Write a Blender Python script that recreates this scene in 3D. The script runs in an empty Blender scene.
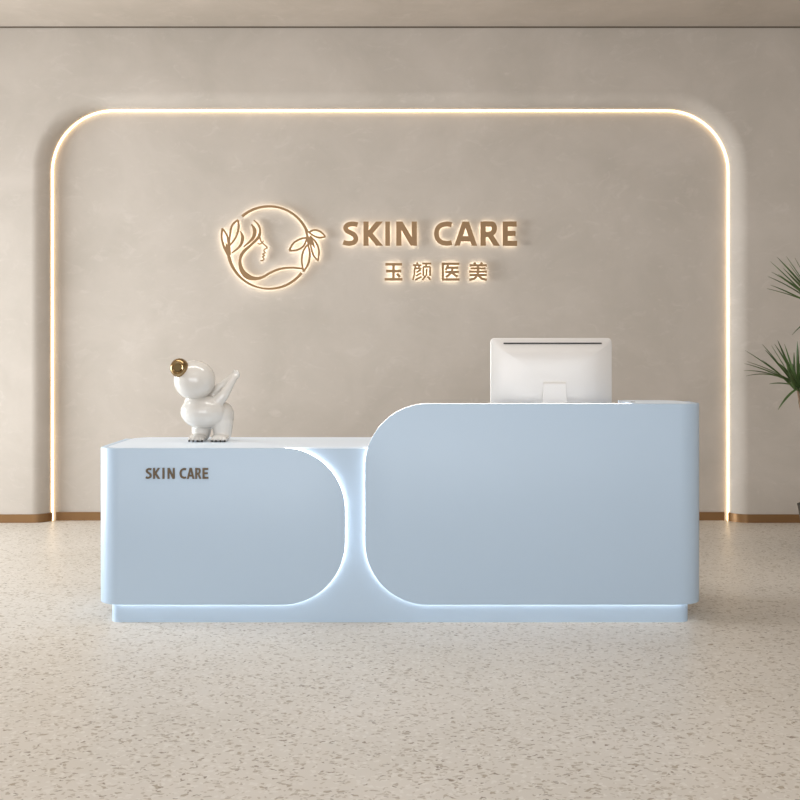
import bpy, bmesh, math, random
from mathutils import Vector, Matrix

# ---------------------------------------------------------------- camera, light, exposure
S = bpy.context.scene
COL = S.collection
EYE = 1.311            # camera height
F = 1079.0             # focal length in pixels of an 800 px frame
DESK = 5.15            # distance of the desk front
WALL = 8.19           # distance of the front face of the end wall
NICHE = 8.31           # distance of the recessed wall
CEIL = 3.764

cam = bpy.data.cameras.new('camera')
cam.sensor_width = 36.0
cam.lens = 36.0 * F / 800.0
cam.shift_y = -50.0 / 800.0
cam.clip_start = 0.05
co = bpy.data.objects.new('camera', cam)
co.location = (0, 0, EYE)
co.rotation_euler = (math.pi / 2, 0, 0)
COL.objects.link(co)
S.camera = co

S.view_settings.view_transform = 'Standard'
S.view_settings.look = 'None'
S.view_settings.gamma = 1.0
S.view_settings.use_curve_mapping = False
S.view_settings.exposure = 0.22
S.cycles.use_denoising = True
S.cycles.max_bounces = 10
S.cycles.diffuse_bounces = 6

W = bpy.data.worlds.new('world')
S.world = W
W.use_nodes = True
W.node_tree.nodes['Background'].inputs['Color'].default_value = (0.92, 0.96, 1.0, 1)
W.node_tree.nodes['Background'].inputs['Strength'].default_value = 1.15


def area(name, loc, direction, sx, sy, power, color, spread=180):
    l = bpy.data.lights.new(name, 'AREA')
    l.shape = 'RECTANGLE'
    l.size = sx
    l.size_y = sy
    l.energy = power
    l.color = color
    l.spread = math.radians(spread)
    o = bpy.data.objects.new(name, l)
    o.location = loc
    o.rotation_euler = Vector(direction).to_track_quat('-Z', 'Y').to_euler()
    COL.objects.link(o)
    return o


# daylight through the window in the left wall, beyond the frame
area('window_daylight', (-6.35, 6.6, 1.25), (1, 0, 0), 2.2, 2.9, 240, (0.91, 0.965, 1.0), 115)
# added soft fill from behind the camera, to brighten the desk front
area('front_fill', (-0.8, -2.9, 1.9), (0.04, 1, 0), 6.5, 3.0, 150, (0.97, 0.985, 1.0))
# linear ceiling lights over the desk
area('ceiling_lamp_light', (-0.6, 5.2, CEIL - 0.06), (0, 0, -1), 3.6, 0.5, 38, (1.0, 0.985, 0.96))
area('ceiling_lamp_light', (0.0, 2.2, CEIL - 0.06), (0, 0, -1), 3.6, 0.5, 20, (1.0, 0.985, 0.96))


# ---------------------------------------------------------------- materials
def lin(c):
    return tuple(((v / 255) / 12.92 if v / 255 <= 0.04045 else ((v / 255 + 0.055) / 1.055) ** 2.4) for v in c)


def mat(name, rgb, rough=0.5, metal=0.0, spec=0.5, coat=0.0, var=0.04, scale=6.0, bump=0.0, bscale=40.0):
    """Principled surface with a faint procedural tone variation and optional fine bump."""
    m = bpy.data.materials.new(name)
    m.use_nodes = True
    nt = m.node_tree
    n, L = nt.nodes, nt.links
    b = n['Principled BSDF']
    b.inputs['Roughness'].default_value = rough
    b.inputs['Metallic'].default_value = metal
    b.inputs['Specular IOR Level'].default_value = spec
    b.inputs['Coat Weight'].default_value = coat
    b.inputs['Coat Roughness'].default_value = 0.08
    tc = n.new('ShaderNodeTexCoord')
    nz = n.new('ShaderNodeTexNoise')
    nz.inputs['Scale'].default_value = scale
    nz.inputs['Detail'].default_value = 4
    L.new(tc.outputs['Object'], nz.inputs['Vector'])
    r = n.new('ShaderNodeValToRGB')
    r.color_ramp.elements[0].position = 0.3
    r.color_ramp.elements[1].position = 0.7
    c = lin(rgb)
    r.color_ramp.elements[0].color = tuple(v * (1 - var) for v in c) + (1,)
    r.color_ramp.elements[1].color = tuple(min(1, v * (1 + var)) for v in c) + (1,)
    L.new(nz.outputs['Fac'], r.inputs['Fac'])
    L.new(r.outputs['Color'], b.inputs['Base Color'])
    if bump:
        n2 = n.new('ShaderNodeTexNoise')
        n2.inputs['Scale'].default_value = bscale
        n2.inputs['Detail'].default_value = 5
        L.new(tc.outputs['Object'], n2.inputs['Vector'])
        bp = n.new('ShaderNodeBump')
        bp.inputs['Strength'].default_value = bump
        bp.inputs['Distance'].default_value = 0.01
        L.new(n2.outputs['Fac'], bp.inputs['Height'])
        L.new(bp.outputs['Normal'], b.inputs['Normal'])
    return m


def glow(name, rgb, strength):
    m = bpy.data.materials.new(name)
    m.use_nodes = True
    b = m.node_tree.nodes['Principled BSDF']
    b.inputs['Base Color'].default_value = (0.8, 0.8, 0.8, 1)
    b.inputs['Emission Color'].default_value = tuple(rgb) + (1,)
    b.inputs['Emission Strength'].default_value = strength
    return m


def plaster_mat(name, rgb):
    """Lime plaster: cloudy tone, faint trowel marks."""
    m = bpy.data.materials.new(name)
    m.use_nodes = True
    n, L = m.node_tree.nodes, m.node_tree.links
    b = n['Principled BSDF']
    b.inputs['Roughness'].default_value = 0.75
    b.inputs['Specular IOR Level'].default_value = 0.25
    tc = n.new('ShaderNodeTexCoord')
    n1 = n.new('ShaderNodeTexNoise')
    n1.inputs['Scale'].default_value = 1.7
    n1.inputs['Detail'].default_value = 7
    n1.inputs['Roughness'].default_value = 0.62
    n1.inputs['Distortion'].default_value = 0.5
    L.new(tc.outputs['Object'], n1.inputs['Vector'])
    r1 = n.new('ShaderNodeValToRGB')
    c = lin(rgb)
    r1.color_ramp.elements[0].position = 0.32
    r1.color_ramp.elements[1].position = 0.7
    r1.color_ramp.elements[0].color = (c[0] * .90, c[1] * .90, c[2] * .895, 1)
    r1.color_ramp.elements[1].color = (c[0] * 1.05, c[1] * 1.05, c[2] * 1.06, 1)
    L.new(n1.outputs['Fac'], r1.inputs['Fac'])
    # short trowel streaks
    mp = n.new('ShaderNodeMapping')
    mp.inputs['Scale'].default_value = (3.0, 3.0, 5.5)
    mp.inputs['Rotation'].default_value = (0, 0.6, 0)
    L.new(tc.outputs['Object'], mp.inputs['Vector'])
    n2 = n.new('ShaderNodeTexNoise')
    n2.inputs['Scale'].default_value = 1.6
    n2.inputs['Detail'].default_value = 9
    n2.inputs['Roughness'].default_value = 0.72
    n2.inputs['Distortion'].default_value = 1.2
    L.new(mp.outputs['Vector'], n2.inputs['Vector'])
    r2 = n.new('ShaderNodeValToRGB')
    r2.color_ramp.elements[0].position = 0.55
    r2.color_ramp.elements[1].position = 0.75
    r2.color_ramp.elements[0].color = (0, 0, 0, 1)
    r2.color_ramp.elements[1].color = (1, 1, 1, 1)
    L.new(n2.outputs['Fac'], r2.inputs['Fac'])
    mx = n.new('ShaderNodeMix')
    mx.data_type = 'RGBA'
    mx.inputs['B'].default_value = (c[0] * 1.12, c[1] * 1.13, c[2] * 1.16, 1)
    ml = n.new('ShaderNodeMath')
    ml.operation = 'MULTIPLY'
    ml.inputs[1].default_value = 0.8
    L.new(r2.outputs['Color'], ml.inputs[0])
    L.new(ml.outputs[0], mx.inputs['Factor'])
    L.new(r1.outputs['Color'], mx.inputs['A'])
    L.new(mx.outputs['Result'], b.inputs['Base Color'])
    bp = n.new('ShaderNodeBump')
    bp.inputs['Strength'].default_value = 0.06
    bp.inputs['Distance'].default_value = 0.01
    L.new(n2.outputs['Fac'], bp.inputs['Height'])
    L.new(bp.outputs['Normal'], b.inputs['Normal'])
    return m


def terrazzo_mat():
    m = bpy.data.materials.new('terrazzo')
    m.use_nodes = True
    n, L = m.node_tree.nodes, m.node_tree.links
    b = n['Principled BSDF']
    b.inputs['Roughness'].default_value = 0.42
    b.inputs['Specular IOR Level'].default_value = 0.32
    tc = n.new('ShaderNodeTexCoord')
    # warp the cells a little so that the chips are irregular
    wz = n.new('ShaderNodeTexNoise')
    wz.inputs['Scale'].default_value = 30
    wz.inputs['Detail'].default_value = 2
    L.new(tc.outputs['Object'], wz.inputs['Vector'])
    va = n.new('ShaderNodeVectorMath')
    va.operation = 'MULTIPLY_ADD'
    va.inputs[1].default_value = (0.05, 0.05, 0)
    L.new(wz.outputs['Color'], va.inputs[0])
    L.new(tc.outputs['Object'], va.inputs[2])
    base = None
    bz = n.new('ShaderNodeTexNoise')
    bz.inputs['Scale'].default_value = 1.2
    bz.inputs['Detail'].default_value = 5
    L.new(tc.outputs['Object'], bz.inputs['Vector'])
    br = n.new('ShaderNodeValToRGB')
    br.color_ramp.elements[0].position = 0.3
    br.color_ramp.elements[1].position = 0.7
    br.color_ramp.elements[0].color = lin((200, 193, 183)) + (1,)
    br.color_ramp.elements[1].color = lin((208, 201, 192)) + (1,)
    L.new(bz.outputs['Fac'], br.inputs['Fac'])
    base = br.outputs['Color']
    # chips: (scale x, scale y, share of cells, radius, colour, strength, z offset)
    for sx, sy, share, rad, colr, k, oz in (
            (40, 50, 0.40, 0.34, (216, 211, 203), 0.6, 0.0),
            (62, 86, 0.22, 0.36, (165, 152, 134), 0.6, 3.1),
            (36, 48, 0.15, 0.30, (158, 145, 127), 0.7, 7.7),
            (46, 74, 0.08, 0.30, (125, 111, 94), 0.8, 12.3),
            (26, 40, 0.05, 0.28, (152, 139, 120), 0.75, 19.9)):
        mp = n.new('ShaderNodeMapping')
        mp.inputs['Scale'].default_value = (sx, sy, 1)
        mp.inputs['Location'].default_value = (oz * 7, oz * 3, oz)
        mp.inputs['Rotation'].default_value = (0, 0, 0.15 * oz)
        L.new(va.outputs['Vector'], mp.inputs['Vector'])
        v = n.new('ShaderNodeTexVoronoi')
        v.voronoi_dimensions = '2D'
        v.inputs['Scale'].default_value = 1.0
        L.new(mp.outputs['Vector'], v.inputs['Vector'])
        sp = n.new('ShaderNodeSeparateColor')
        L.new(v.outputs['Color'], sp.inputs['Color'])
        a = n.new('ShaderNodeMath')
        a.operation = 'LESS_THAN'
        a.inputs[1].default_value = share
        L.new(sp.outputs['Red'], a.inputs[0])
        d = n.new('ShaderNodeMath')
        d.operation = 'LESS_THAN'
        d.inputs[1].default_value = rad
        L.new(v.outputs['Distance'], d.inputs[0])
        p = n.new('ShaderNodeMath')
        p.operation = 'MULTIPLY'
        L.new(a.outputs[0], p.inputs[0])
        L.new(d.outputs[0], p.inputs[1])
        q = n.new('ShaderNodeMath')
        q.operation = 'MULTIPLY'
        q.inputs[1].default_value = k
        L.new(p.outputs[0], q.inputs[0])
        mx = n.new('ShaderNodeMix')
        mx.data_type = 'RGBA'
        mx.inputs['B'].default_value = lin(colr) + (1,)
        L.new(q.outputs[0], mx.inputs['Factor'])
        L.new(base, mx.inputs['A'])
        base = mx.outputs['Result']
    L.new(base, b.inputs['Base Color'])
    return m


PLASTER = plaster_mat('beige_plaster', (187, 178, 168))
CEILING = plaster_mat('ceiling_plaster', (186, 175, 163))
FLOOR = terrazzo_mat()
BRASS = mat('brown_brass', (138, 104, 68), 0.38, 0.55, var=0.03)
SEAM = mat('seam_shadow', (96, 84, 72), 0.8)
WHITE = mat('white_paint', (235, 232, 226), 0.5, var=0.01)
BLUE = mat('pale_blue_lacquer', (180, 200, 220), 0.38, spec=0.45, var=0.006, scale=2)
TOP = mat('lit_top_blue', (224, 236, 249), 0.4, var=0.006, scale=2)  # desk blue lightened: the light falling on the tops is put into the colour
STATUE = mat('white_glazed_ceramic', (210, 206, 200), 0.16, coat=0.5, var=0.008)
GOLD = mat('polished_gold', (156, 130, 92), 0.2, 1.0, var=0.05, scale=20)
CLAW = mat('dark_claw', (38, 34, 30), 0.4)
SILVER = mat('pale_silver_shell', (214, 210, 206), 0.33, 0.12, var=0.01)
BLACK = mat('black_plastic', (22, 21, 22), 0.4)
SIGN = mat('bronze_sign_face', (138, 106, 68), 0.45, 0.1, var=0.02)
DARKSIGN = mat('dark_bronze_letter', (92, 76, 55), 0.4, 0.3, var=0.05)
LED_W = glow('white_strip_light', (1.0, 0.98, 0.95), 8.0)
LED_Y = glow('warm_strip_light', (1.0, 0.70, 0.36), 4.8)
HALO = glow('warm_halo_light', (1.0, 0.90, 0.72), 5.6)
LEAF = mat('dark_green_leaf', (64, 84, 42), 0.45, var=0.35, scale=9)
BARK = mat('grey_brown_bark', (128, 105, 84), 0.8, var=0.2, scale=30, bump=0.3)
POT = mat('dark_pot', (48, 42, 37), 0.5, var=0.06)
SOIL = mat('potting_soil', (60, 46, 36), 0.95, var=0.3, scale=60, bump=0.6)


# ---------------------------------------------------------------- helpers
def finish(name, bm, m, parent=None, smooth=None, loc=None):
    bmesh.ops.recalc_face_normals(bm, faces=bm.faces[:])
    if smooth is not None:
        for f in bm.faces:
            f.smooth = True
        lim = math.radians(smooth)
        for e in bm.edges:
            if len(e.link_faces) == 2:
                e.smooth = e.calc_face_angle(0) < lim
    me = bpy.data.meshes.new(name)
    bm.to_mesh(me)
    bm.free()
    me.materials.append(m)
    o = bpy.data.objects.new(name, me)
    COL.objects.link(o)
    if loc is not None:
        o.location = loc
    if parent is not None:
        o.parent = parent
    return o


def thing(name, label, cat, loc, group=None):
    o = bpy.data.objects.new(name, None)
    o.empty_display_size = 0.1
    COL.objects.link(o)
    o.location = loc
    o['label'] = label
    o['category'] = cat
    if group:
        o['group'] = group
    return o


def struct(o):
    o['kind'] = 'structure'
    return o


def box(bm, x0, x1, y0, y1, z0, z1, bevel=0.0, seg=2):
    t = bmesh.new()
    vs = [t.verts.new((x, y, z)) for x in (x0, x1) for y in (y0, y1) for z in (z0, z1)]
    for q in ((0, 1, 3, 2), (4, 6, 7, 5), (0, 4, 5, 1), (2, 3, 7, 6), (0, 2, 6, 4), (1, 5, 7, 3)):
        t.faces.new([vs[i] for i in q])
    bmesh.ops.recalc_face_normals(t, faces=t.faces[:])
    if bevel:
        bmesh.ops.bevel(t, geom=t.edges[:], offset=bevel, segments=seg, affect='EDGES', profile=0.5)
    merge(bm, t)
    return bm


def merge(bm, t):
    mp = {v: bm.verts.new(v.co) for v in t.verts}
    for f in t.faces:
        try:
            bm.faces.new([mp[v] for v in f.verts])
        except ValueError:
            pass
    t.free()


def prism(bm, pts, axis_pts):
    """pts: 2-D outline; axis_pts(p, k) -> 3-D for k = 0, 1."""
    a = [bm.verts.new(axis_pts(p, 0)) for p in pts]
    b = [bm.verts.new(axis_pts(p, 1)) for p in pts]
    n = len(pts)
    bm.faces.new(a)
    bm.faces.new(b[::-1])
    for i in range(n):
        bm.faces.new((a[i], b[i], b[(i + 1) % n], a[(i + 1) % n]))


def rounded_plan(x0, x1, y0, y1, r, n=10):
    """Rounded rectangle in plan; r = radii of (x0,y0), (x1,y0), (x1,y1), (x0,y1)."""
    out = []
    for (cx, cy, sx, sy, a0, rr) in ((x0, y0, 1, 1, 180, r[0]), (x1, y0, -1, 1, 270, r[1]),
                                     (x1, y1, -1, -1, 0, r[2]), (x0, y1, 1, -1, 90, r[3])):
        if rr <= 0:
            out.append((cx, cy))
            continue
        for i in range(n + 1):
            a = math.radians(a0 + 90 * i / n)
            out.append((cx + sx * rr + rr * math.cos(a), cy + sy * rr + rr * math.sin(a)))
    return out


def catmull(P, k=6):
    """Smooth curve through points; each point (x, y, w)."""
    out = []
    n = len(P)
    for i in range(n - 1):
        p0, p1, p2, p3 = P[max(i - 1, 0)], P[i], P[i + 1], P[min(i + 2, n - 1)]
        for j in range(k):
            t = j / k
            out.append(tuple(0.5 * (2 * b + (c - a) * t + (2 * a - 5 * b + 4 * c - d) * t * t +
                                    (3 * b - a - 3 * c + d) * t ** 3)
                             for a, b, c, d in zip(p0, p1, p2, p3)))
    out.append(tuple(P[-1]))
    return out


def stroke_outline(P, wmul=1.0):
    n = len(P)
    Lp, Rp = [], []
    for i in range(n):
        a = Vector(P[max(i - 1, 0)][:2])
        b = Vector(P[i][:2])
        c = Vector(P[min(i + 1, n - 1)][:2])
        d1 = (b - a).normalized() if (b - a).length > 1e-9 else (c - b).normalized()
        d2 = (c - b).normalized() if (c - b).length > 1e-9 else d1
        t = d1 + d2
        t = t.normalized() if t.length > 1e-6 else d1
        nn = Vector((-t.y, t.x))
        k = 1.0 / max(0.5, nn.dot(Vector((-d1.y, d1.x))))
        w = P[i][2] * 0.5 * wmul * k
        Lp.append(b + nn * w)
        Rp.append(b - nn * w)
    return Lp, Rp


def stroke(bm, P, y0, y1, wmul=1.0, curve=False, T=None):
    """A raised stroke: ribbon through P (x, z, width), extruded from y0 to y1."""
    if T:
        P = [T(*p) for p in P]
    if curve:
        P = catmull(P)
    if wmul < 1:            # a back light also stops short of the stroke's ends
        P = [list(p) for p in P]
        for a, b in ((0, 1), (-1, -2)):
            d = Vector(P[b][:2]) - Vector(P[a][:2])
            k = min(.8, (1 - wmul) * .5 * P[a][2] / max(d.length, 1e-6))
            P[a][0] += d.x * k
            P[a][1] += d.y * k
    Lp, Rp = stroke_outline(P, wmul)
    rows = [[bm.verts.new((q[0], y, q[1])) for q in (l, r) for y in (y0, y1)] for l, r in zip(Lp, Rp)]
    for a, b in zip(rows, rows[1:]):
        bm.faces.new((a[0], b[0], b[2], a[2]))
        bm.faces.new((a[1], a[3], b[3], b[1]))
        bm.faces.new((a[0], a[1], b[1], b[0]))
        bm.faces.new((a[2], b[2], b[3], a[3]))
    bm.faces.new((rows[0][0], rows[0][2], rows[0][3], rows[0][1]))
    bm.faces.new((rows[-1][0], rows[-1][1], rows[-1][3], rows[-1][2]))


def poly(bm, pts, y0, y1):
    prism(bm, pts, lambda p, k: (p[0], (y0, y1)[k], p[1]))


def sweep(bm, path, sect, closed=False):
    """path: list of functions k -> 3-D point for section point k."""
    rows = [[bm.verts.new(f(s)) for s in sect] for f in path]
    m = len(sect)
    for a, b in zip(rows, rows[1:]):
        for i in range(m if closed else m - 1):
            j = (i + 1) % m
            bm.faces.new((a[i], b[i], b[j], a[j]))
    if closed:
        bm.faces.new(rows[0][::-1])
        bm.faces.new(rows[-1])


# ---------------------------------------------------------------- the room
XL, XR, YB = -6.3, 4.6, -3.0
bm = bmesh.new()
box(bm, XL - .2, XR + .2, YB, NICHE + .3, -0.12, 0)
struct(finish('floor', bm, FLOOR))
bm = bmesh.new()
box(bm, XL - .2, XR + .2, YB, NICHE + .3, CEIL, CEIL + .12)
struct(finish('ceiling', bm, CEILING))

# end wall with its rounded niche opening
NX0, NX1, NZ, NR, JR = -2.681, 2.530, 3.158, 0.48, 0.12   # opening edges at the niche wall, corner radius, jamb radius


def niche_path(n=28):
    """(x, z, normal_x, normal_z) round the opening, outward normal, from the left foot to the right foot."""
    P = [(NX0, 0.0, -1, 0), (NX0, NZ - NR, -1, 0)]
    for i in range(1, n + 1):
        a = math.radians(180 - 90 * i / n)
        P.append((NX0 + NR + NR * math.cos(a), NZ - NR + NR * math.sin(a), math.cos(a), math.sin(a)))
    P.append((NX1 - NR, NZ, 0, 1))
    for i in range(1, n + 1):
        a = math.radians(90 - 90 * i / n)
        P.append((NX1 - NR + NR * math.cos(a), NZ - NR + NR * math.sin(a), math.cos(a), math.sin(a)))
    P.append((NX1, 0.0, 1, 0))
    return P


NP = niche_path()
bm = bmesh.new()
outer = [bm.verts.new((x + nx * JR, WALL, z + nz * JR)) for x, z, nx, nz in NP]
ring = [bm.verts.new((XR, WALL, 0)), bm.verts.new((XR, WALL, CEIL)), bm.verts.new((XL, WALL, CEIL)), bm.verts.new((XL, WALL, 0))]
bm.faces.new(outer + ring)
prev = outer
K = 10
for k in range(1, K + 1):
    a = math.radians(90 * k / K)
    off, dep = JR * (1 - math.sin(a)), JR * (1 - math.cos(a))
    cur = [bm.verts.new((x + nx * off, WALL + dep, z + nz * off)) for x, z, nx, nz in NP]
    for i in range(len(NP) - 1):
        bm.faces.new((prev[i], prev[i + 1], cur[i + 1], cur[i]))
    prev = cur
cur = [bm.verts.new((x, NICHE + .02, z)) for x, z, nx, nz in NP]
for i in range(len(NP) - 1):
    bm.faces.new((prev[i], prev[i + 1], cur[i + 1], cur[i]))
struct(finish('wall_front', bm, PLASTER, smooth=40))
bm = bmesh.new()
box(bm, XL, XR, NICHE, NICHE + .15, 0, CEIL)
struct(finish('wall_recess', bm, PLASTER))

# side wall with its window, opposite wall
bm = bmesh.new()
wy0, wy1, wz0, wz1 = 5.1, 8.1, 0.12, 2.40
for y0, y1, z0, z1 in ((YB, wy0, 0, CEIL), (wy1, NICHE + .15, 0, CEIL), (wy0, wy1, 0, wz0), (wy0, wy1, wz1, CEIL)):
    box(bm, XL - .2, XL, y0, y1, z0, z1)
struct(finish('wall_left', bm, PLASTER))
bm = bmesh.new()
for y0, y1, z0, z1 in ((wy0, wy0 + .05, wz0, wz1), (wy1 - .05, wy1, wz0, wz1), (6.575, 6.625, wz0 + .05, wz1 - .05),
                       (wy0 + .05, wy1 - .05, wz0, wz0 + .05), (wy0 + .05, wy1 - .05, wz1 - .05, wz1)):
    box(bm, XL - .17, XL - .11, y0, y1, z0, z1)
struct(finish('window_1', bm, WHITE))
bm = bmesh.new()
box(bm, XR, XR + .2, YB, NICHE + .15, 0, CEIL)
struct(finish('wall_right', bm, PLASTER))

# dark strip coloured as the thin shadow line where the wall meets the ceiling
bm = bmesh.new()
box(bm, XL, XR, WALL - .010, WALL, CEIL - .009, CEIL)
struct(finish('shadow_line_1', bm, SEAM))

# metal baseboards: front wall pieces turn round the jambs, one runs across the niche
BH = 0.064


def base_piece(side):
    bm = bmesh.new()
    t = 0.010
    pts = []
    xo = NX0 if side < 0 else NX1
    xe = XL if side < 0 else XR
    pts.append(((xe, WALL), (0, -1)))
    for k in range(0, 13):
        a = math.radians(90 * k / 12)
        off, dep = JR * (1 - math.sin(a)), JR * (1 - math.cos(a))
        pts.append(((xo + side * off, WALL + dep), (-side * math.sin(a), -math.cos(a))))
    rows = []
    for (x, y), (nx, ny) in pts:
        rows.append([bm.verts.new(v) for v in ((x, y, 0), (x + nx * t, y + ny * t, 0),
                                               (x + nx * t, y + ny * t, BH), (x, y, BH))])
    for a, b in zip(rows, rows[1:]):
        for i in range(4):
            bm.faces.new((a[i], b[i], b[(i + 1) % 4], a[(i + 1) % 4]))
    bm.faces.new(rows[0])
    bm.faces.new(rows[-1][::-1])
    return bm


struct(finish('baseboard_left', base_piece(-1), BRASS, smooth=40))
struct(finish('baseboard_right', base_piece(1), BRASS, smooth=40))
bm = bmesh.new()
box(bm, NX0 + .035, NX1 - .035, NICHE - .010, NICHE, 0, BH)
struct(finish('baseboard_front', bm, BRASS))

# warm strip light set into the corner of the niche
bm = bmesh.new()
rows = []
for x, z, nx, nz in NP:
    rows.append([bm.verts.new((x - nx * a, NICHE - b, z - nz * a)) for a, b in ((0.001, 0.001), (0.011, 0.001), (0.011, 0.015), (0.001, 0.015))])
for a, b in zip(rows, rows[1:]):
    for i in range(4):
        bm.faces.new((a[i], b[i], b[(i + 1) % 4], a[(i + 1) % 4]))
bm.faces.new(rows[0])
bm.faces.new(rows[-1][::-1])
o = finish('strip_light', bm, LED_Y, smooth=40)
o['label'] = 'glowing warm light strip arching round the edge of the wall recess'
o['category'] = 'light strip'

# ---------------------------------------------------------------- reception desk
TH = 0.046          # how far the front panels stand out from the carcass
ZB, ZL, ZH = 0.094, 0.841, 1.0535
RP = 0.12           # plan radius of the outer corners
XO = 1.457
XC = 1.397         # half length of the carcass
LX, RX = -0.2625, -0.167   # inner edges of the left and right panels
desk = thing('reception_desk', 'pale blue reception desk with two rounded front panels edged in white light', 'reception desk', (0, DESK + .3, 0))
DO = Vector((0, DESK + .3, 0))


def dfin(name, bm, m, **k):
    bmesh.ops.translate(bm, verts=bm.verts[:], vec=-DO)
    return finish(name, bm, m, desk, **k)


def plan(side, s, off):
    """Point of the shell's plan line at arc length s from the inner edge, off metres behind its face."""
    xin = LX if side < 0 else RX
    flat = (XO - RP) - abs(xin) if side < 0 else (XO - RP) - xin
    if s <= flat:
        return xin + side * s, DESK + off
    q = s - flat
    arc = RP * math.pi / 2
    cx, cy = side * (XO - RP), DESK + RP
    if q <= arc:
        a = q / RP
        r = RP - off
        return cx + side * r * math.sin(a), cy - r * math.cos(a)
    return side * (XO - off), cy + (q - arc)


def shell(side, z0, z1, rt, rb, yend, t, b=0.004):
    """Bent front panel: rounded inner corners, plan-rounded outer corner, side return."""
    bm = bmesh.new()
    xin = LX if side < 0 else RX
    flat = (XO - RP) - abs(xin) if side < 0 else (XO - RP) - xin
    arc = RP * math.pi / 2
    send = flat + arc + (yend - DESK - RP)
    ss = [flat] + [flat + arc * i / 14 for i in range(1, 15)] + [send]

    def outline(ins):
        top = [(s, z1 - ins) for s in ss[::-1]]
        n = 24
        for i in range(0, n + 1):
            a = math.radians(90 + 90 * i / n)
            top.append((rt + (rt - ins) * math.cos(a), z1 - rt + (rt - ins) * math.sin(a)))
        for i in range(0, n + 1):
            a = math.radians(180 + 90 * i / n)
            top.append((rb + (rb - ins) * math.cos(a), z0 + rb + (rb - ins) * math.sin(a)))
        return top + [(s, z0 + ins) for s in ss]

    rings = []
    for ins, off in ((b, 0), (b * .3, b * .3), (0, b), (0, t)):
        rings.append([bm.verts.new((*plan(side, s, off), z)) for s, z in outline(ins)])
    n = len(rings[0])
    m = len(ss)
    for ra, rb_ in zip(rings, rings[1:]):
        for i in range(n - 1):
            bm.faces.new((ra[i], ra[i + 1], rb_[i + 1], rb_[i]))
    for R in (rings[0], rings[-1]):
        for i in range(m - 1):
            bm.faces.new((R[i], R[i + 1], R[n - 2 - i], R[n - 1 - i]))
        bm.faces.new(R[m - 1:n - m + 1])
    # closing edge of the side return
    bm.faces.new([r[0] for r in rings] + [r[-1] for r in rings[::-1]])
    return bm


def light_ribbon(side, z0, z1, rt, rb, a_top, s_bot, s_top, t0, t1, ins=0.0, w=0.014):
    """Emissive diffuser round the back edge of a panel: bottom edge, inner side, top corner, optional top edge."""
    bm = bmesh.new()
    path = []
    for i in range(20, 0, -1):
        path.append((rb + (s_bot - rb) * i / 20, z0, 0, -1))
    n = 24
    for i in range(0, n + 1):
        a = math.radians(270 - 90 * i / n)
        path.append((rb + rb * math.cos(a), z0 + rb + rb * math.sin(a), math.cos(a), math.sin(a)))
    for i in range(0, n + 1):
        a = math.radians(180 - a_top * i / n)
        path.append((rt + rt * math.cos(a), z1 - rt + rt * math.sin(a), math.cos(a), math.sin(a)))
    if s_top:
        for i in range(1, 21):
            path.append((rt + (s_top - rt) * i / 20, z1, 0, 1))
    rows = []
    for s, z, ns, nz in path:
        rows.append([bm.verts.new((*plan(side, s - ns * d, off), z - nz * d)) for d, off in
                     ((ins, t0), (ins, t1), (w, t1), (w, t0))])
    for a, b in zip(rows, rows[1:]):
        for i in range(4):
            bm.faces.new((a[i], b[i], b[(i + 1) % 4], a[(i + 1) % 4]))
    bm.faces.new(rows[0])
    bm.faces.new(rows[-1][::-1])
    return bm


# carcass with toe base, running the whole length
bm = bmesh.new()
prism(bm, rounded_plan(-XC, XC, DESK + TH, 5.80, (.05, .05, .03, .03)), lambda p, k: (p[0], p[1], (0.0, ZL - .0055)[k]))
dfin('carcass', bm, BLUE, smooth=35)
# worktop: fills in behind the left front panel, steps back where the panel's corner is rounded
ST = 0.036   # solid panel thickness; the light sits behind it
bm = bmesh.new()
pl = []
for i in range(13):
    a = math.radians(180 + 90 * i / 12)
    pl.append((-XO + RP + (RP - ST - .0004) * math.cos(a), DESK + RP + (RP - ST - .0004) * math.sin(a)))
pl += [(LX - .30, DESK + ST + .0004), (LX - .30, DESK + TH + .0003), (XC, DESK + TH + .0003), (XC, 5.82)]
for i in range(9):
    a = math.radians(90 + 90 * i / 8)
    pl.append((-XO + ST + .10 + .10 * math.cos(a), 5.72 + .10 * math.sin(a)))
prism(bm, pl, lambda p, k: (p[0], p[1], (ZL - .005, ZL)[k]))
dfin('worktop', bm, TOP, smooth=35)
dfin('front_panel', shell(-1, ZB, ZL, 0.30, 0.30, 5.72, ST), BLUE, smooth=30)
dfin('front_panel', shell(1, ZB, ZH, 0.30, 0.30, 5.43, ST), BLUE, smooth=30)
# side returns are packed out to the carcass with backing strips
n = 14
for side, yend, z1 in ((-1, 5.72, ZL - .0055), (1, 5.43, ZL - .0055)):
    bm = bmesh.new()
    flat = (XO - RP) - (abs(LX) if side < 0 else RX)
    ss = [flat + .02] + [flat + RP * math.pi / 2 * i / n for i in range(1, n + 1)] + [flat + RP * math.pi / 2 + yend - DESK - RP]
    rows = [[bm.verts.new((*plan(side, s, off), z)) for off, z in ((ST, ZB + .02), (.061, ZB + .02), (.061, z1), (ST, z1))] for s in ss]
    for a, b in zip(rows, rows[1:]):
        for i in range(4):
            bm.faces.new((a[i], b[i], b[(i + 1) % 4], a[(i + 1) % 4]))
    bm.faces.new(rows[0])
    bm.faces.new(rows[-1][::-1])
    dfin('side_packing', bm, BLUE, smooth=35)
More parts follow.
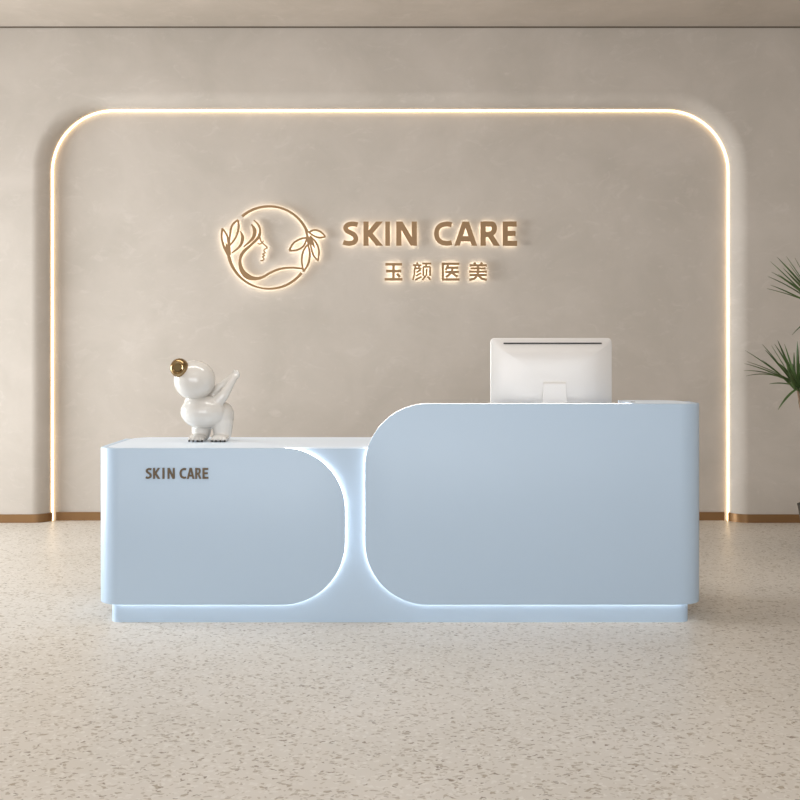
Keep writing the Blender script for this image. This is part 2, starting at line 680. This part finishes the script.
# riser behind the tall panel, standing on the worktop, same rounded corner
bm = bmesh.new()
pts = [(XO - RP, ZL), (XO - RP, ZH)]
for i in range(0, 25):
    a = math.radians(90 + 90 * i / 24)
    z = ZH - .30 + .30 * math.sin(a)
    if z < ZL:
        break
    pts.append((RX + .012 + .30 + .30 * math.cos(a), z - .004))
pts.append((RX + .012 + .30 - math.sqrt(.30 ** 2 - (ZL - (ZH - .30)) ** 2), ZL))
pts[1] = (XO - RP, ZH - .004)
prism(bm, pts, lambda p, k: (p[0], (DESK + TH, DESK + TH + .02)[k], p[1]))
dfin('riser', bm, BLUE, smooth=35)
# high ledge at the right end
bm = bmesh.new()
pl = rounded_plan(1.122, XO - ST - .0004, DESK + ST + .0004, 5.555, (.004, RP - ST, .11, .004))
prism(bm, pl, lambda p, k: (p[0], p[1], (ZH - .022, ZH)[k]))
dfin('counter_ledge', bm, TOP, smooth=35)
bm = bmesh.new()
pl = rounded_plan(1.14, XO - ST - .002, 5.40, 5.45, (.004, .004, .04, .004))
prism(bm, pl, lambda p, k: (p[0], p[1], (ZL, ZH - .022)[k]))
dfin('ledge_support', bm, BLUE, smooth=35)
# strip lights
flatL = (XO - RP) + LX
flatR = (XO - RP) - RX
dfin('strip_light', light_ribbon(-1, ZB, ZL, .30, .30, 88, flatL + .14, 0, ST, TH - .001), LED_W, smooth=35)
dfin('strip_light', light_ribbon(1, ZB, ZH, .30, .30, 90, flatR + .14, 1.110 - RX, ST, TH - .001), LED_W, smooth=35)


# ---------------------------------------------------------------- letters
def LET(ch, w):
    """Strokes of a bold capital in a box 1 high; w = stroke width. Returns (advance, strokes); a stroke = (points, curved)."""
    h = w / 2
    if ch == 'S':
        return .60, [([(.545, .865), (.44, .895), (.315, .90), (.18, .85), (.12, .735), (.17, .62), (.30, .535), (.43, .44), (.48, .285), (.42, .15), (.28, .10), (.15, .105), (.035, .145)], True)]
    if ch == 'K':
        return .70, [([(h, 0), (h, 1)], False), ([(.215, .50), (.575, 1.0)], 'D'), ([(.585, 0.0), (.215, .52)], 'D'), ([(h, .51), (.26, .51)], False)]
    if ch == 'I':
        return .2, [([(h, 0), (h, 1)], False)]
    if ch == 'N':
        return .74, [([(h, 0), (h, 1)], False), ([(.74 - h, 0), (.74 - h, 1)], False), ([(.74 - h * 1.2, 0), (h * 1.2, 1)], 'D')]
    if ch == 'C':
        return .70, [([(.665, .865), (.56, .895), (.45, .90), (.27, .845), (.15, .71), (.105, .5), (.15, .29), (.27, .155), (.45, .10), (.56, .105), (.665, .135)], True)]
    if ch == 'A':
        return .84, [([(.10, 0), (.40, 1)], 'D'), ([(.74, 0), (.44, 1)], 'D'), ([(.2, .29), (.64, .29)], False)]
    if ch == 'R':
        return .68, [([(h, 0), (h, 1)], False), ([(h, 1 - h), (.3, 1 - h), (.44, .88), (.49, .72), (.44, .55), (.3, .47), (h, .47)], 'R'), ([(.575, 0.0), (.31, .50)], 'D')]
    if ch == 'E':
        return .54, [([(h, 0), (h, 1)], False), ([(h, 1 - h), (.52, 1 - h)], False), ([(h, .51), (.48, .51)], False), ([(h, h), (.54, h)], False)]


def letter_bm(ch, x, z, hgt, wid, w, y0, y1, wmul=1.0, dy=0.0):
    """One letter as one mesh; x, z = lower left, hgt high and wid wide."""
    adv, strokes = LET(ch, w)
    kx = wid / adv
    bm = bmesh.new()
    sq = (hgt + kx) / 2
    for i, (pts, cv) in enumerate(strokes):
        P = [(x + p[0] * kx, z + p[1] * hgt, w * (hgt if len(pts) > 9 else sq)) for p in pts]
        if cv == 'D':           # diagonal cut level at cap and base line
            (xa, za, w_), (xb, zb_, _) = P
            wh = w_ * wmul * .5 * math.hypot(xb - xa, zb_ - za) / abs(zb_ - za)
            if wmul < 1:
                k = (1 - wmul) * .5 * w_ / abs(zb_ - za)
                xa, za, xb, zb_ = xa + (xb - xa) * k, za + (zb_ - za) * k, xb + (xa - xb) * k, zb_ + (za - zb_) * k
            e = 0.00003 * i
            poly(bm, [(xa - wh, za), (xa + wh, za), (xb + wh, zb_), (xb - wh, zb_)], y0 + e, y1 - e)
            continue
        if cv:
            P = catmull(P, 5)
        e = 0.00003 * i
        stroke(bm, P, y0 + e, y1 - e, wmul)
    return bm


def zwall(py, d):
    return EYE + (350 - py) * d / F


def xwall(px, d):
    return (px - 400) * d / F


DF = NICHE - 0.034        # face plane of the wall lettering
FB = NICHE - 0.020        # its back
G0, G1 = NICHE - 0.0195, NICHE - 0.012

# "SKIN CARE" over the desk: (letter, x0, x1) in photo pixels, baseline 245.5, cap line 221.7
sign = thing('wall_lettering', 'large halo-lit bronze SKIN CARE lettering on the recessed wall', 'sign', (0.47, NICHE, 1.9))
SO = Vector((0.47, NICHE, 1.9))


def sfin(name, bm, m, par, org, **k):
    bmesh.ops.translate(bm, verts=bm.verts[:], vec=-org)
    return finish(name, bm, m, par, **k)


for ch, x0, x1 in (('S', 342.2, 359.2), ('K', 363.2, 382.8), ('I', 385.3, 389.9), ('N', 396, 417.2),
                   ('C', 433.6, 452.8), ('A', 454.2, 477.2), ('R', 480.3, 499.8), ('E', 502.6, 517.2)):
    args = (ch, xwall(x0, DF), zwall(245.7, DF), zwall(221.5, DF) - zwall(245.7, DF), xwall(x1, DF) - xwall(x0, DF))
    l = sfin('letter', letter_bm(*args, .20, DF, FB), SIGN, sign, SO, smooth=35)
    g = finish('back_light', letter_bm(*args, .20, G0, G1, .55), HALO, None, smooth=35)
    g.data.transform(Matrix.Translation(-SO))
    g.parent = l

# four Chinese characters, strokes on a 100 x 100 grid (x right, y up)
HAN = [
    ([[(6, 90), (96, 90)], [(10, 52), (92, 52)], [(2, 6), (98, 6)], [(50, 90), (50, 6)], [(69, 38), (84, 18)]], 384.2, 14.5),
    ([[(22, 100), (29, 88)], [(2, 85), (48, 85)], [(12, 84), (18, 70)], [(38, 84), (32, 70)], [(9, 67), (49, 67)], [(11, 67), (10, 35), (2, 2)],
      [(44, 60), (20, 44)], [(46, 42), (18, 24)], [(49, 22), (14, 2)],
      [(52, 94), (100, 94)], [(76, 92), (70, 78)], [(58, 76), (58, 24)], [(57, 76), (95, 76)], [(94, 76), (94, 24)], [(76, 66), (74, 30), (52, 2)], [(79, 22), (97, 3)]], 412.6, 10.5),
    ([[(3, 93), (98, 93)], [(9, 93), (9, 6)], [(4, 5), (99, 5)], [(38, 86), (24, 58)], [(32, 71), (92, 71)], [(22, 47), (95, 47)], [(60, 70), (58, 46), (26, 17)], [(60, 42), (88, 19)]], 441.2, 13),
    ([[(28, 100), (36, 88)], [(72, 100), (64, 88)], [(4, 84), (97, 84)], [(10, 67), (90, 67)], [(2, 49), (98, 49)], [(50, 84), (50, 49)], [(4, 30), (97, 30)], [(50, 49), (47, 28), (30, 10), (3, 2)], [(52, 28), (70, 10), (97, 3)]], 468.8, 13),
]
hs = thing('wall_characters', 'four small halo-lit bronze Chinese characters beneath the large wall lettering', 'sign', (0.28, NICHE, 1.82))
HO = Vector((0.28, NICHE, 1.82))
for strokes, px, sw in HAN:
    x0, z0 = xwall(px, DF), zwall(280.3, DF)
    k = 18.6 / 100 * DF / F
    kz = 17.8 / 100 * DF / F
    for nm, ya, yb, mul, m in (('character', DF, FB, 1.0, SIGN), ('back_light', G0, G1, .5, HALO)):
        bm = bmesh.new()
        for i, P in enumerate(strokes):
            e = 0.00003 * i
            stroke(bm, [(x0 + p[0] * k, z0 + p[1] * kz, sw * k) for p in P], ya + e, yb - e, mul)
        bmesh.ops.translate(bm, verts=bm.verts[:], vec=-HO)
        if nm == 'character':
            parent = finish(nm, bm, m, hs)
        else:
            finish(nm, bm, m, parent)

# emblem: strokes traced on a grid of 6.667 units to the pixel
EM = []


def arc(cx, cy, r, a0, a1, w0, w1, w2, n=14):
    P = []
    for i in range(n + 1):
        t = i / n
        a = math.radians(a0 + (a1 - a0) * t)
        w = w0 + (w1 - w0) * t * 2 if t < .5 else w1 + (w2 - w1) * (t - .5) * 2
        P.append((cx + r * math.cos(a), cy - r * math.sin(a), w))
    return P


EM.append(arc(360, 350, 275, 131, 21, 12, 10, 14))
EM.append(arc(360, 350, 275, 192, 322, 16, 9, 13))
EM += [
    # left leaves
    [(92, 405, 14), (62, 350, 12), (44, 285, 9), (48, 222, 9)],
    [(48, 222, 9), (76, 262, 9), (86, 300, 9), (92, 405, 10)],
    [(72, 318, 3), (79, 350, 12), (88, 385, 15), (94, 410, 10)],
    [(98, 400, 12), (96, 300, 9), (112, 205, 9), (154, 165, 9)],
    [(154, 165, 9), (156, 225, 10), (136, 285, 9), (98, 335, 8)],
    [(168, 240, 5), (184, 285, 15), (166, 340, 11), (110, 387, 5)],
    # hair
    [(243, 195, 6), (264, 235, 17), (252, 288, 15), (190, 346, 5)],
    [(258, 167, 5), (288, 198, 10), (300, 235, 10), (290, 280, 14), (240, 332, 12), (190, 378, 15), (166, 430, 13), (176, 495, 20),
     (212, 540, 27), (262, 557, 18), (315, 548, 12), (372, 516, 11), (435, 492, 10), (505, 484, 9), (580, 490, 9)],
    # face
    [(297, 250, 5), (300, 290, 8), (312, 315, 7), (350, 350, 7)],
    [(350, 350, 7), (330, 362, 6), (326, 374, 6), (334, 384, 6), (318, 394, 6), (330, 402, 6), (317, 412, 6), (326, 424, 6), (316, 437, 6), (302, 437, 5)],
    [(282, 320, 5), (298, 326, 6), (312, 320, 6), (324, 304, 4)],
    # right sprig
    [(604, 232, 10), (616, 275, 12), (622, 320, 11), (622, 350, 8)],
    [(622, 250, 9), (662, 233, 9), (703, 244, 9), (736, 277, 8)],
    [(736, 277, 8), (700, 284, 9), (662, 274, 9), (630, 252, 9)],
    [(612, 284, 9), (568, 293, 9), (522, 322, 9), (494, 370, 9)],
    [(494, 370, 9), (545, 367, 9), (590, 340, 9), (612, 290, 9)],
    [(616, 330, 9), (588, 375, 9), (578, 440, 9), (590, 510, 9)],
    [(620, 330, 9), (632, 390, 10), (622, 455, 10), (590, 510, 9)],
    [(630, 280, 9), (640, 345, 9), (656, 400, 9), (686, 438, 8)],
    [(632, 272, 9), (672, 315, 10), (692, 370, 9), (686, 438, 8)],
    [(634, 285, 6), (649, 318, 15), (664, 352, 4)],
]
em = thing('wall_emblem', 'round halo-lit bronze emblem of a woman\'s profile and leaves on the recessed wall', 'emblem', (-1.0, NICHE, 1.8))
EO = Vector((-1.0, NICHE, 1.8))


def ET(x, y, w):
    return (xwall(215 + x / 6.667, DF), zwall(195 + y / 6.667, DF), w * 1.4 / 6.667 * DF / F)


emb = None
for nm, ya, yb, mul, m in (('emblem_lines', DF, FB, 1.0, SIGN), ('back_light', G0, G1, .5, HALO)):
    bm = bmesh.new()
    for i, P in enumerate(EM):
        e = 0.00002 * i
        stroke(bm, P, ya + e, yb - e, mul, curve=True, T=ET)
    bmesh.ops.translate(bm, verts=bm.verts[:], vec=-EO)
    emb = finish(nm, bm, m, em if emb is None else emb, smooth=35)

# small dark letters on the desk front
for ch, x0, x1 in (('S', 145.3, 151.7), ('K', 153.0, 159.9), ('I', 162.3, 164.4), ('N', 167.5, 174.4),
                   ('C', 179.4, 186.2), ('A', 186.8, 194.2), ('R', 195.2, 201.2), ('E', 202.4, 208.2)):
    d = DESK - .008
    x, xe, z, zt = xwall(x0, d), xwall(x1, d), zwall(478.9, d), zwall(468.0, d)
    bm = letter_bm(ch, x, z, zt - z, xe - x, .175, d, DESK - .0002)
    l = dfin('letter', bm, DARKSIGN, smooth=35)
    l['label'] = 'dark bronze letter ' + ch


# ---------------------------------------------------------------- figurine
fig = thing('bear_figurine', 'glossy white bear figurine with a gold muzzle and raised arms on the low counter', 'figurine', (xwall(208, 5.6), 5.60, ZL))


def fx(px):
    return (px - 208) * 5.60 / F


def fz(py):
    return (438.6 - py) * 5.60 / F


def ell(bm, c, r, rot=None, seg=24):
    M = Matrix.Translation(c)
    if rot:
        M = M @ rot.to_matrix().to_4x4()
    M = M @ Matrix.Diagonal((*r, 1))
    bmesh.ops.create_uvsphere(bm, u_segments=seg, v_segments=seg // 2, radius=1, matrix=M)


def limb(bm, pts):
    """Tapered limb: overlapping spheres along a line of (x, y, z, r)."""
    for a, b in zip(pts, pts[1:]):
        n = 9
        for i in range(n + 1):
            t = i / n
            p = [a[k] + (b[k] - a[k]) * t for k in range(4)]
            bmesh.ops.create_uvsphere(bm, u_segments=14, v_segments=8, radius=p[3], matrix=Matrix.Translation(p[:3]))


def remeshed(name, bm, voxel, m, parent, smooth_it=6, fac=0.6):
    me = bpy.data.meshes.new('tmp')
    bm.to_mesh(me)
    bm.free()
    o = bpy.data.objects.new('tmp', me)
    COL.objects.link(o)
    r = o.modifiers.new('r', 'REMESH')
    r.mode = 'VOXEL'
    r.voxel_size = voxel
    s = o.modifiers.new('s', 'SMOOTH')
    s.iterations = smooth_it
    s.factor = fac
    dg = bpy.context.evaluated_depsgraph_get()
    dg.update()
    me2 = bpy.data.meshes.new_from_object(o.evaluated_get(dg))
    COL.objects.unlink(o)
    bpy.data.objects.remove(o)
    me2.name = name
    me2.materials.clear()
    me2.materials.append(m)
    for p in me2.polygons:
        p.use_smooth = True
    q = bpy.data.objects.new(name, me2)
    COL.objects.link(q)
    q.parent = parent
    return q


bm = bmesh.new()
ell(bm, (fx(204.5), -.02, fz(409.5)), (.120, .112, .088))               # trunk and belly
ell(bm, (fx(199), -.01, fz(401)), (.075, .085, .060))                   # chest
ell(bm, (fx(223), .015, fz(414)), (.056, .080, .072))                   # hip
limb(bm, [(fx(202), .01, fz(421), .056), (fx(201), .005, fz(430.5), .050), (fx(200.5), -.005, fz(434), .036)])
limb(bm, [(fx(222.5), -.005, fz(420), .058), (fx(223), -.010, fz(430.5), .048), (fx(223), -.015, fz(434), .038)])
for cx in (199.3, 221.6):                                               # feet and toes
    ell(bm, (fx(cx), -.040, .020), (.046, .060, .020))
    for k in range(4):
        ell(bm, (fx(cx) - .033 + .022 * k, -.091 + .006 * abs(k - 1.5), .013), (.0115, .020, .012), seg=12)
# arms flung up to the right
limb(bm, [(fx(206), .02, fz(399), .036), (fx(220), .005, fz(386), .028), (fx(235.5), -.012, fz(372.5), .018)])
limb(bm, [(fx(212), -.045, fz(406), .040), (fx(225), -.045, fz(393), .028), (fx(235.5), -.025, fz(375), .016)])
for dx, dz in ((-.006, .020), (.011, .017), (.019, .005), (.015, -.010)):
    ell(bm, (fx(235.8) + dx, -.020, fz(372.8) + dz), (.0075, .011, .010), seg=12)
body = remeshed('body', bm, 0.0042, STATUE, fig, 8)
bm = bmesh.new()
ell(bm, (fx(196.2), -.045, fz(378)), (.106, .100, .103), seg=48)
head = finish('head', bm, STATUE, fig, smooth=80)
# gold muzzle: a round bead with a dished mouth
bm = bmesh.new()
prof = [(0.0, -.025), (.010, -.0257), (.018, -.029), (.025, -.036), (.031, -.039), (.037, -.034), (.043, -.020), (.0455, 0.0), (.043, .018), (.034, .032), (.018, .040), (0, .042)]
seg = 36
rows = []
for r, d in prof:
    if r == 0:
        rows.append([bm.verts.new((0, d, 0))])
    else:
        rows.append([bm.verts.new((r * math.cos(2 * math.pi * i / seg), d, r * math.sin(2 * math.pi * i / seg))) for i in range(seg)])
for a, b in zip(rows, rows[1:]):
    for i in range(seg):
        j = (i + 1) % seg
        if len(a) == 1:
            bm.faces.new((a[0], b[i], b[j]))
        elif len(b) == 1:
            bm.faces.new((a[i], b[0], a[j]))
        else:
            bm.faces.new((a[i], b[i], b[j], a[j]))
bmesh.ops.transform(bm, matrix=Matrix.Translation((fx(183.8), -.105, fz(365.6))) @ Matrix.Diagonal((1.02, 1.0, 1.1, 1)) @ Vector((-.12, -1, .05)).to_track_quat('-Y', 'Z').to_matrix().to_4x4(), verts=bm.verts[:])
mz = finish('muzzle', bm, GOLD, fig, smooth=60)
bm = bmesh.new()
bmesh.ops.create_cone(bm, cap_ends=True, segments=32, radius1=.0205, radius2=.0185, depth=.004, matrix=Matrix.Translation((fx(183.8), -.105, fz(365.6))) @ Vector((-.12, -1, .05)).to_track_quat('Z', 'Y').to_matrix().to_4x4() @ Matrix.Translation((0, 0, .0305)))
ms = finish('mouth', bm, mat('dark_bronze_mouth', (100, 82, 50), .35, .7), mz, smooth=40)
ms['label'] = 'darker round mouth'
mz['label'] = 'polished gold muzzle with a hollow mouth'
for cx in (199.3, 221.6):
    for k in range(4):
        bm = bmesh.new()
        ell(bm, (fx(cx) - .033 + .022 * k, -.110 + .006 * abs(k - 1.5), .0065), (.0055, .008, .0055), seg=12)
        finish('claw', bm, CLAW, fig, smooth=80)

# ---------------------------------------------------------------- computer
IY = 5.52
imx0, imx1 = xwall(490.3, IY), xwall(611.6, IY)
icx = (imx0 + imx1) / 2
iw = imx1 - imx0
ztop = zwall(338, IY)
mon = thing('desktop_computer', 'white all-in-one computer seen from behind, on the worktop behind the tall front', 'computer', (icx, IY, ZL))


def mfin(name, bm, m, par=None, **k):
    return finish(name, bm, m, par or mon, **k)


# shell: rounded rectangle with a gently bulged back
zb, zt = 0.075, ztop - ZL
hw, hh, zc = iw / 2, (zt - 0.075) / 2, (zt + 0.075) / 2


def rrect(hx, hz, r, n=8):
    out = []
    for sx, sz, a0 in ((1, 1, 0), (-1, 1, 90), (-1, -1, 180), (1, -1, 270)):
        for i in range(n + 1):
            a = math.radians(a0 + 90 * i / n)
            out.append((sx * (hx - r) + r * math.cos(a), sz * (hz - r) + r * math.sin(a)))
    return out


def back(x, z):
    u, v = min(1, abs(x) / hw), min(1, abs(z) / hh)
    return -.006 - .046 * (1 - u ** 10) * (1 - v ** 3.5)


bm = bmesh.new()
rows = []
for yy, ins in ((.012, .006), (.008, .0015), (0.0, 0.0), (-.004, .0)):
    rows.append([bm.verts.new((x, yy, zc + z)) for x, z in rrect(hw - ins, hh - ins, .022)])
for k in range(0, 24):
    t = 1 - (k / 24) ** 1.5
    rows.append([bm.verts.new((x * t, back(x * t, z * t), zc + z * t)) for x, z in rrect(hw - .002, hh - .002, .022)])
for a, b in zip(rows, rows[1:]):
    n = len(a)
    for i in range(n):
        bm.faces.new((a[i], b[i], b[(i + 1) % n], a[(i + 1) % n]))
bm.faces.new(rows[0])
bm.faces.new(rows[-1])
mfin('housing', bm, SILVER, smooth=50)
# dark slot near the top
bm = bmesh.new()
sx0, sx1, sz = xwall(503, IY) - icx, xwall(601, IY) - icx, zwall(343.3, IY) - ZL
box(bm, sx0, sx1, -.0265, -.006, sz - .0036, sz + .0036, .003)
mfin('vent_slot', bm, BLACK)
# screen glass facing the clerk
bm = bmesh.new()
box(bm, -hw + .012, hw - .012, .0121, .015, zc - hh + .075, zc + hh - .012, .001)
mfin('screen', bm, BLACK)
# stand: tapered upright neck and foot
nx0, nx1 = xwall(541.8, IY) - icx, xwall(563.8, IY) - icx
bm = bmesh.new()
nt = zwall(381.2, IY) - ZL
prof = [(-.046, nt), (-.058, nt - .003), (-.064, nt - .012), (-.074, .10), (-.086, .014), (-.080, .004), (-.060, .004), (-.048, .10), (-.030, nt - .02), (-.030, nt)]
prof = [(y, z) for y, z in prof]
ra, rb = [], []
for y, z in prof:
    e = (nt - z) * .045
    ra.append(bm.verts.new((nx0 - e, y, z)))
    rb.append(bm.verts.new((nx1 + e, y, z)))
bm.faces.new(ra)
bm.faces.new(rb[::-1])
for i in range(len(prof)):
    j = (i + 1) % len(prof)
    bm.faces.new((ra[i], rb[i], rb[j], ra[j]))
mfin('stand_neck', bm, SILVER, smooth=30)
bm = bmesh.new()
pl = rounded_plan(-.10, .10, -.088, .10, (.012,) * 4)
prism(bm, [(p[0] + (nx0 + nx1) / 2, p[1]) for p in pl], lambda p, k: (p[0], p[1], (0, .006)[k]))
mfin('stand_foot', bm, SILVER, smooth=35)

# small dark cable grommet on the ledge
bm = bmesh.new()
gx = xwall(632, 5.35)
bmesh.ops.create_cone(bm, cap_ends=True, segments=24, radius1=.012, radius2=.011, depth=.002, matrix=Matrix.Translation((gx, 5.33, ZH + .001)))
dfin('cable_grommet', bm, mat('grey_grommet', (120, 122, 124), .5), smooth=35)

# ---------------------------------------------------------------- plant at the right edge
PY = 7.0
plant = thing('potted_dracaena', 'potted dracaena with narrow dark green leaves at the right edge of the room', 'potted plant', (2.84, PY, 0))
PO = Vector((2.84, PY, 0))


def lathe(prof, seg=40):
    bm = bmesh.new()
    rows = [[bm.verts.new((r * math.cos(2 * math.pi * i / seg), r * math.sin(2 * math.pi * i / seg), z)) for i in range(seg)] for r, z in prof]
    for a, b in zip(rows, rows[1:]):
        for i in range(seg):
            bm.faces.new((a[i], b[i], b[(i + 1) % seg], a[(i + 1) % seg]))
    bm.faces.new(rows[0][::-1])
    bm.faces.new(rows[-1])
    return bm


finish('pot', lathe([(.19, 0), (.20, .01), (.245, .29), (.25, .30), (.235, .30), (.23, .27)]), POT, plant, smooth=40)
finish('soil', lathe([(.228, .262), (.228, .274), (.1, .28)]), SOIL, plant, smooth=40)


def stem_tube(bm, pts, r0, r1, seg=10):
    pts = [Vector(p) for p in pts]
    P = catmull([tuple(p) for p in pts], 8)
    rows = []
    for i, p in enumerate(P):
        p = Vector(p)
        d = (Vector(P[min(i + 1, len(P) - 1)]) - Vector(P[max(i - 1, 0)])).normalized()
        u = d.cross(Vector((0, 1, 0))).normalized()
        v = d.cross(u)
        r = r0 + (r1 - r0) * i / (len(P) - 1)
        r *= 1 + .06 * math.sin(i * 2.1)
        rows.append([bm.verts.new(p + u * r * math.cos(2 * math.pi * k / seg) + v * r * math.sin(2 * math.pi * k / seg)) for k in range(seg)])
    for a, b in zip(rows, rows[1:]):
        for i in range(seg):
            bm.faces.new((a[i], b[i], b[(i + 1) % seg], a[(i + 1) % seg]))
    bm.faces.new(rows[0][::-1])
    bm.faces.new(rows[-1])


def leaf(bm, base, tip, width, sag):
    base, tip = Vector(base), Vector(tip)
    d = tip - base
    L = d.length
    side = d.cross(Vector((0, 0, 1)))
    side = side.normalized() if side.length > 1e-4 else Vector((1, 0, 0))
    up = side.cross(d).normalized()
    side = (side + up * random.uniform(-.6, .6)).normalized()
    up = side.cross(d).normalized()
    n = 12
    rows = []
    for i in range(n + 1):
        t = i / n
        p = base + d * t + Vector((0, 0, 1)) * (sag * L * 4 * t * (1 - t))
        w = width * (0.55 + 1.2 * t) * (1 - t) ** 0.75 * .9 if t < 1 else 0
        w = max(w, .0006)
        rows.append([bm.verts.new(q) for q in (p - side * w + up * w * .45, p - up * .0012, p + side * w + up * w * .45, p + up * .0006)])
    for a, b in zip(rows, rows[1:]):
        for i in range(4):
            bm.faces.new((a[i], b[i], b[(i + 1) % 4], a[(i + 1) % 4]))
    bm.faces.new(rows[0][::-1])
    bm.faces.new(rows[-1])


random.seed(7)


def wpt(px, py, dy=0.0):
    """Photo pixel to a point near the plant's own depth, in the plant's frame."""
    d = PY + dy
    return Vector((xwall(px, d), d, zwall(py, d))) - PO


def rosette(cpx, cpy, tips, n_rand, seed):
    random.seed(seed)
    bm = bmesh.new()
    c = wpt(cpx, cpy)
    for tx, ty, dy, sg in tips:
        b = c + Vector((random.uniform(-.012, .012), random.uniform(-.012, .012), random.uniform(-.01, .035)))
        leaf(bm, b, wpt(tx, ty, dy), random.uniform(.012, .017), sg)
    for i in range(n_rand):
        az = random.uniform(-1.9, 1.9)             # the side away from the wall opening
        el = random.uniform(-.35, 1.35)
        L = random.uniform(.28, .38)
        v = Vector((math.cos(az) * math.cos(el), math.sin(az) * math.cos(el), math.sin(el)))
        if v.x < .1:
            v.x = abs(v.x) + .1
        b = c + Vector((random.uniform(-.012, .012), random.uniform(-.012, .012), random.uniform(-.01, .035)))
        leaf(bm, b, b + v * L, random.uniform(.008, .011), .05)
    return bm


low_tips = [(745.5, 350.5, -.12, .02), (744.5, 363.5, -.1, .03), (747, 361.5, .08, .03), (744, 370.5, .10, .07), (746, 376, -.05, .10),
            (762.5, 344.5, .06, .02), (765, 350, -.1, .01), (771.5, 345.5, .16, .0), (774.5, 344, -.14, .02), (777.5, 340, .1, .0),
            (784.5, 344, -.06, -.04), (781, 350, .14, .05), (797.3, 341, -.04, .0), (794, 352, .12, .02), (778, 410, -.04, .08),
            (786, 362, -.22, .0), (779, 363, -.2, .02), (762, 360, -.2, .02), (806, 345, .1, 0), (812, 352, -.1, .0),
            (803, 402, -.1, .05), (820, 372, .05, .05), (768, 372, -.22, .04), (769, 384, .15, .05)]
finish('leaf_cluster', rosette(797.2, 389.5, low_tips, 16, 3), LEAF, plant, smooth=60)
up_tips = [(770.5, 261.5, .05, .0), (777, 257, -.08, .01), (786.5, 256.5, .06, .0), (771.5, 272, -.05, .03), (768, 276.5, .1, .04),
           (770.5, 285, -.08, .02), (767, 288.5, .04, .03), (778, 274, .12, .02), (783, 268, -.15, .0), (789, 264, .12, .02),
           (795, 258, -.1, .0), (806, 250, .1, .0), (790, 276, -.2, .02), (784, 280, .0, .04), (792, 335, .1, .1), (803, 340, -.1, .1)]
finish('leaf_cluster', rosette(825, 315, up_tips, 22, 4), LEAF, plant, smooth=60)
b0 = Vector((0.0, 0, .27))
bm = bmesh.new()
stem_tube(bm, [b0 + Vector((-.03, 0, 0)), wpt(812, 470), wpt(803, 420), wpt(797.4, 388)], .016, .0065)
finish('stem', bm, BARK, plant, smooth=60)
bm = bmesh.new()
stem_tube(bm, [b0 + Vector((.03, 0.01, 0)), wpt(838, 470), wpt(832, 380), wpt(825, 313)], .018, .009)
finish('stem', bm, BARK, plant, smooth=60)
